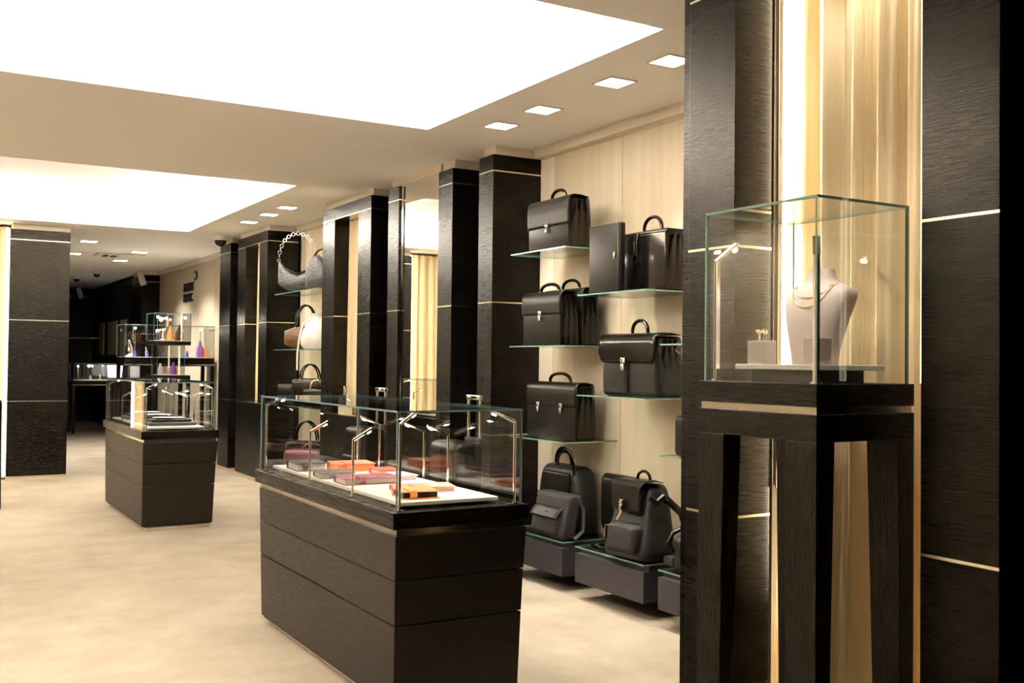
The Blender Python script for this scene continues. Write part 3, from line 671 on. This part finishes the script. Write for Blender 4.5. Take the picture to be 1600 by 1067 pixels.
MB().rbox(-.11, .11, -.28, .28, 0, .2, .05, 4).build('body', 'wine', r, None, True); handle(r, 0, .19, .1, .07, .009, 'wine')

# ------------------------------------------------------------------ trolley cases standing on plinths behind the counter
def trolley(label, x, y, top, rz=0):
    p = thing('display_plinth', 'low black plinth under the ' + label.split(' behind')[0], 'plinth', (x, y, 0), rz, 'plinths under trolley cases')
    MB().box(-.2, .16, -.3, .3, .04, .30).build('block', 'grey', p, None, False, .003); MB().box(-.17, .13, -.27, .27, 0, .04).build('foot', 'black', p)
    r = thing('trolley_case', label, 'suitcase', (x, y, .30), rz, 'trolley cases')
    MB().rbox(-.16, .06, -.2, .2, .045, .62, .05, 4).build('shell', 'leather', r, None, True)
    MB().rbox(-.19, -.15, -.15, .15, .1, .40, .02, 3).build('front_pocket', 'leather', r, None, True)
    for s in (-1, 1):
        MB().cyl((.04, s*.15-.015, .025), (.04, s*.15+.015, .025), .025, 14).build('wheel', 'black', r, None, True)
        MB().cyl((.085, s*.08, .05), (.085, s*.08, top-.31), .010, 10).build('handle_tube', 'chrome', r, None, True)
        MB().cyl((-.13, s*.15, .0), (-.13, s*.15, .05), .015, 10).build('foot', 'black', r, None, True)
    MB().rbox(.068, .102, -.095, .095, top-.335, top-.30, .010, 3).build('grip', 'chrome', r, None, True)
    MB().rbox(.07, .095, -.11, .11, .60, .64, .008, 2).build('bracket', 'black', r, None, True)
trolley('black trolley case with raised chrome handle, nearer one behind the large counter', 3.24, 6.10, 1.225)
trolley('black trolley case with raised chrome handle, farther one behind the large counter', 3.24, 7.66, 1.232)

# ------------------------------------------------------------------ necklace pedestal
PX0, PX1, PY0, PY1 = 2.275, 2.70, 2.115, 2.625
r = thing('pedestal_case', 'tall black four-legged pedestal with glass case in the foreground', 'display case', (PX0, PY0, 0))
wbox('rim', 'wood', (PX0, PX1, PY0, PY1, 1.327, 1.395), r, .002)
wbox('metal_band', 'steel', (PX0+.006, PX1-.006, PY0+.006, PY1-.006, 1.306, 1.327), r)
wbox('apron', 'wood', (PX0, PX1, PY0, PY1, 1.225, 1.306), r, .002)
for (x, sx) in ((PX0, 1), (PX1, -1)):
    for (y, sy) in ((PY0, 1), (PY1, -1)):
        a, b = (.105, .115), (.07, .085)
        A, B = [], []
        for (dx, dy), L in (((.075, .12), B), ((.05, .10), A)):
            xs = sorted((x, x+sx*dx)); yy = sorted((y, y+sy*dy))
            L += [(xs[0], yy[0]), (xs[1], yy[0]), (xs[1], yy[1]), (xs[0], yy[1])]
        MB().hexa([(*q, 0) for q in A], [(*q, 1.225) for q in B]).build('leg', 'woodv', r, r.location, False, .002)
g0, g1, h0, h1 = PX0+.012, PX1-.012, PY0+.012, PY1-.012; t = .008; z0, z1 = 1.395, 1.947
for b, th in (((g0, g1, h0, h0+t, z0, z1-t), 'y'), ((g0, g1, h1-t, h1, z0, z1-t), 'y'), ((g0, g0+t, h0+t, h1-t, z0, z1-t), 'x'), ((g1-t, g1, h0+t, h1-t, z0, z1-t), 'x'), ((g0, g1, h0, h1, z1-t, z1), 'z')): pane(b, r, 'edge', th)
wbox('board_base', 'black', (PX0+.11, PX1-.10, PY0+.11, PY1-.13, 1.395, 1.434), r)
wbox('marble_board', 'stone', (PX0+.065, PX1-.055, PY0+.065, PY1-.10, 1.434, 1.451), r, .002)
def qstem(x, y, z1_, ux, uy):
    o = MB().box(x-.007, x+.007, y-.007, y+.007, 1.395, z1_).build('lamp_stem', 'chrome', r, r.location)
    MB().cyl((x, y, 1.395), (x, y, 1.401), .018, 12).build('foot', 'chrome', o, r.location, True)
    MB().hexa([(x-.008, y-.008, z1_), (x+.008, y-.008, z1_), (x+.008, y+.008, z1_), (x-.008, y+.008, z1_)], [(x-.008+ux, y-.008+uy, z1_+.06), (x+.008+ux, y-.008+uy, z1_+.06), (x+.008+ux, y+.008+uy, z1_+.06), (x-.008+ux, y+.008+uy, z1_+.06)]).build('lamp_head', 'steel', o, r.location)
    MB().cyl((x+ux*.8+.006, y+uy*.8+.004, z1_+.035), (x+ux*.9+.010, y+uy*.9+.008, z1_+.04), .007, 8).build('led', 'led', o, r.location)
qstem(g0+.028, h0+.028, 1.775, .03, .03); qstem(g0+.028, h1-.028, 1.79, .06, -.03)
light('pedestal_lamp', 'SPOT', (g0+.06, h1-.08, 1.86), 2.6, (1, .9, .74), (0, math.radians(-25), 0), spot_size=math.radians(110), spot_blend=.7, shadow_soft_size=.01)
light('pedestal_lamp', 'SPOT', (g0+.07, h0+.07, 1.86), 2, (1, .9, .74), (math.radians(20), math.radians(-25), 0), spot_size=math.radians(110), spot_blend=.7, shadow_soft_size=.01)
# bust: D-shaped shell, front towards the aisle
bu = thing('necklace_bust', 'taupe suede necklace bust wearing a fine gold chain', 'bust', (2.51, 2.34, 1.451), math.radians(12))
#       z, half width, front x, back x
prof = [(0, .074, -.050, .030), (.04, .078, -.056, .036), (.09, .086, -.060, .048), (.14, .094, -.060, .066), (.18, .100, -.056, .084), (.21, .104, -.048, .098), (.228, .103, -.040, .104), (.24, .097, -.030, .102), (.25, .084, -.020, .094), (.258, .066, -.012, .082), (.266, .052, -.008, .072), (.28, .044, -.006, .064), (.305, .043, -.004, .060)]
rings = []
for z, hw, fx, bx in prof:
    ring = []
    dpt = min(.055, (bx-fx)*.6)
    for k in range(20):
        t = PI*k/19; ring.append((fx+dpt-dpt*math.sin(t)**.7, hw*math.cos(t), z))
    for k in range(5): ring.append((bx-.012*abs(k-2)/2, -hw*.92+hw*1.84*k/4, z))
    rings.append(ring)
MB().loft(rings).build('shell', 'taupe', bu, None, True)
def bust_front(y, z):
    for p, q in zip(prof, prof[1:]):
        if p[0] <= z <= q[0]:
            t = (z-p[0])/(q[0]-p[0]); hw, fx, bx = [p[i]+(q[i]-p[i])*t for i in (1, 2, 3)]; break
    dpt = min(.055, (bx-fx)*.6); c = max(-1, min(1, y/hw))
    return fx+dpt-dpt*(1-c*c)**.35
for (a, sag) in ((.060, .045), (.068, .075)):
    pts = []
    for k in range(29):
        t = PI*k/28; y = a*math.cos(t); z = .256-sag*math.sin(t)**1.1
        pts.append((bust_front(y, z)-.0025, y, z))
    MB().tube(pts, .0016, 6).build('chain', 'gold', bu, None, True)
rs = thing('ring_block', 'small taupe block carrying two gold ring holders', 'riser', (2.39, 2.455, 1.451))
MB().rbox(-.03, .03, -.035, .035, 0, .075, .003, 2).build('block', 'taupe', rs)
rh = thing('ring_pair', 'pair of small gold rings on the taupe block', 'jewellery', (2.39, 2.455, 1.526))
for s in (-1, 1):
    MB().tube([(0, s*.014, 0), (0, s*.012, .02), (.002, s*.016, .032)], [.005, .004, .003], 8).build('peg', 'chrome', rh, None, True)
    MB().tube([(.009*math.cos(q), s*.014+.006*math.sin(q), .03+.006*math.sin(q)) for q in [2*PI*k/12 for k in range(12)]], .003, 6, True).build('ring', 'gold', rh, None, True)
rs = tag(MB().rbox(-.03, .03, -.03, .03, 0, .082, .003, 2).build('riser_block', 'taupe'), 'bare taupe block in front of the necklace bust', 'riser'); rs.location = (2.405, 2.235, 1.451)

# ------------------------------------------------------------------ far vitrines and table
def vitrine(label, x0, x1, y0, y1, zs, legz, items, group):
    r = thing('vitrine', label, 'display case', (x0, y0, 0), group=group)
    for x in (x0, x1-.05):
        for y in (y0, y1-.05): wbox('leg', 'woodv', (x, x+.05, y, y+.05, 0, legz), r)
    wbox('base', 'wood', (x0, x1, y0, y1, legz, zs[0][0]), r, .002)
    wbox('metal_band', 'steel', (x0-.003, x1+.003, y0-.003, y1+.003, legz+.012, legz+.03), r)
    for (a, b, s) in zs:
        t = .008; xa, xb, ya, yb = x0+s, x1-s, y0+s, y1-s
        for q, th in (((xa, xb, ya, ya+t, a, b-t), 'y'), ((xa, xb, yb-t, yb, a, b-t), 'y'), ((xa, xa+t, ya+t, yb-t, a, b-t), 'x'), ((xb-t, xb, ya+t, yb-t, a, b-t), 'x'), ((xa, xb, ya, yb, b-t, b), 'z')): pane(q, r, 'edge_b', th)
        wbox('board', 'board', (xa+.03, xb-.03, ya+.03, yb-.03, a, a+.012), r)
    if len(zs) > 1: wbox('middle_deck', 'wood', (x0, x1, y0, y1, zs[0][1], zs[1][0]), r)
    a, b, s = zs[-1]
    for (u, v) in ((.12, .12), (.85, .12), (.5, .85)):
        o = MB().cyl((x0+(x1-x0)*u, y0+(y1-y0)*v, a), (x0+(x1-x0)*u, y0+(y1-y0)*v, b-.06), .006, 6).build('lamp_stem', 'chrome', r, r.location)
        MB().rbox(-.014, .014, -.014, .014, -.014, .014, .008, 2).build('led', 'led', o).location = Vector((x0+(x1-x0)*u, y0+(y1-y0)*v-.02, b-.055))-r.location
    light('vitrine_lamp', 'POINT', ((x0+x1)/2, (y0+y1)/2, b-.06), 2.5, (1, .9, .75), shadow_soft_size=.03)
    for (u, v, a, h, m, nm, lab) in items:
        o = MB().loft([[(k_*rr*math.cos(2*PI*j/14), k_*rr*math.sin(2*PI*j/14), z) for j in range(14)] for rr in (1,) for z, k_ in ((0, h*.16), (h*.1, h*.2), (h*.45, h*.17), (h*.65, h*.08), (h*.8, h*.07))]).build(nm, m, None, None, True)
        h_ = h; o.location = (x0+(x1-x0)*u, y0+(y1-y0)*v, a+.012); tag(o, lab, 'ornament', 'ornaments in the far vitrines')
vitrine('two-tier glass vitrine in front of the lettered wall', 2.85, 3.33, 14.0, 14.48, [(1.22, 1.62, .06), (1.67, 2.04, .0)], 1.12,
        [(.3, .3, 1.67, .16, 'chrome', 'ornament', 'silver ornament in the upper tier of the two-tier vitrine'), (.55, .5, 1.67, .24, 'orange_i', 'ornament', 'orange ornament in the upper tier of the two-tier vitrine'), (.75, .35, 1.67, .26, 'brown', 'ornament', 'brown ornament in the upper tier of the two-tier vitrine'),
         (.25, .3, 1.22, .18, 'white', 'cup', 'white cup in the lower tier of the two-tier vitrine'), (.6, .3, 1.22, .2, 'purple', 'ornament', 'purple ornament in the lower tier of the two-tier vitrine'), (.72, .5, 1.22, .14, 'orange_i', 'ornament', 'small orange ornament in the lower tier of the two-tier vitrine')], 'vitrines by the lettered wall')
vitrine('long low glass vitrine behind the two-tier one', 2.72, 3.98, 15.3, 15.9, [(1.45, 1.92, .0)], 1.33,
        [(.08, .4, 1.45, .3, 'chrome', 'ornament', 'tall silver ornament at the left end of the long vitrine'), (.16, .6, 1.45, .14, 'blue', 'ornament', 'blue ornament at the left end of the long vitrine'), (.28, .4, 1.45, .13, 'blue', 'ornament', 'second blue ornament from the left in the long vitrine'), (.72, .3, 1.45, .12, 'blue', 'ornament', 'small blue ornament in the right half of the long vitrine'),
         (.88, .4, 1.45, .3, 'purple', 'ornament', 'tall purple ornament at the right end of the long vitrine'), (.95, .4, 1.45, .2, 'orange_i', 'ornament', 'orange ornament at the right end of the long vitrine')], 'vitrines by the lettered wall')
vitrine('slim-legged table with glass case far back by the dark wall', 2.80, 3.66, 20.9, 21.6, [(1.0, 1.33, .03)], .90,
        [(.4, .3, 1.0, .12, 'white', 'ornament', 'white ornament in the far back glass table'), (.6, .3, 1.0, .14, 'chrome', 'ornament', 'silver ornament in the far back glass table')], 'tables at the far end')
r = thing('table_lamp', 'glowing white drum lamp at the far end', 'lamp', (3.5, 20.6, 0))
MB().cyl((0, 0, 0), (0, 0, .03), .14, 18).build('base', 'black', r, None, True); MB().cyl((0, 0, .03), (0, 0, 1.1), .015, 8).build('pole', 'chrome', r)
MB().loft([[(k_*math.cos(2*PI*j/20), k_*math.sin(2*PI*j/20), z) for j in range(20)] for z, k_ in ((1.07, .12), (1.30, .14))]).build('shade', 'shade', r, None, True)
# far wall cabinet with pale panes
r = thing('wall_cabinet', 'dark wall cabinet with three pale panes at the far end', 'cabinet', (3.72, 20.2, 0))
wbox('body', 'dark', (3.74, WX, 20.25, 24.98, .05, CAP), r)
for a, b in ((20.8, 21.48), (21.83, 22.87), (23.35, 23.93)): wbox('pane', 'cream_lit', (3.725, 3.74, a, b, 1.50, 2.18), r)
for z in (SB,): wbox('metal_strip', 'steel', (3.728, 3.742, 20.25, 24.98, z-.01, z+.01), r)
# chair peeking in on the left edge
r = thing('dining_chair', 'dark wooden chair just cut off by the left picture edge', 'chair', (.62, 11.10, 0))
MB().rbox(-.22, .22, -.22, .22, .42, .48, .02, 3).build('seat', 'wine', r, None, True)
for sx in (-1, 1):
    for sy in (-1, 1):
        top = .44 if sx < 0 else 1.03
        MB().hexa([(sx*.2-.018+.012*(sx > 0), sy*.2-.018, 0), (sx*.2+.018+.012*(sx > 0), sy*.2-.018, 0), (sx*.2+.018+.012*(sx > 0), sy*.2+.018, 0), (sx*.2-.018+.012*(sx > 0), sy*.2+.018, 0)], [(sx*.2-.018, sy*.2-.018, top), (sx*.2+.018, sy*.2-.018, top), (sx*.2+.018, sy*.2+.018, top), (sx*.2-.018, sy*.2+.018, top)]).build('leg', 'woodv', r)
MB().rbox(.19, .225, -.2, .2, .62, 1.02, .012, 3).build('backrest', 'wine', r, None, True)
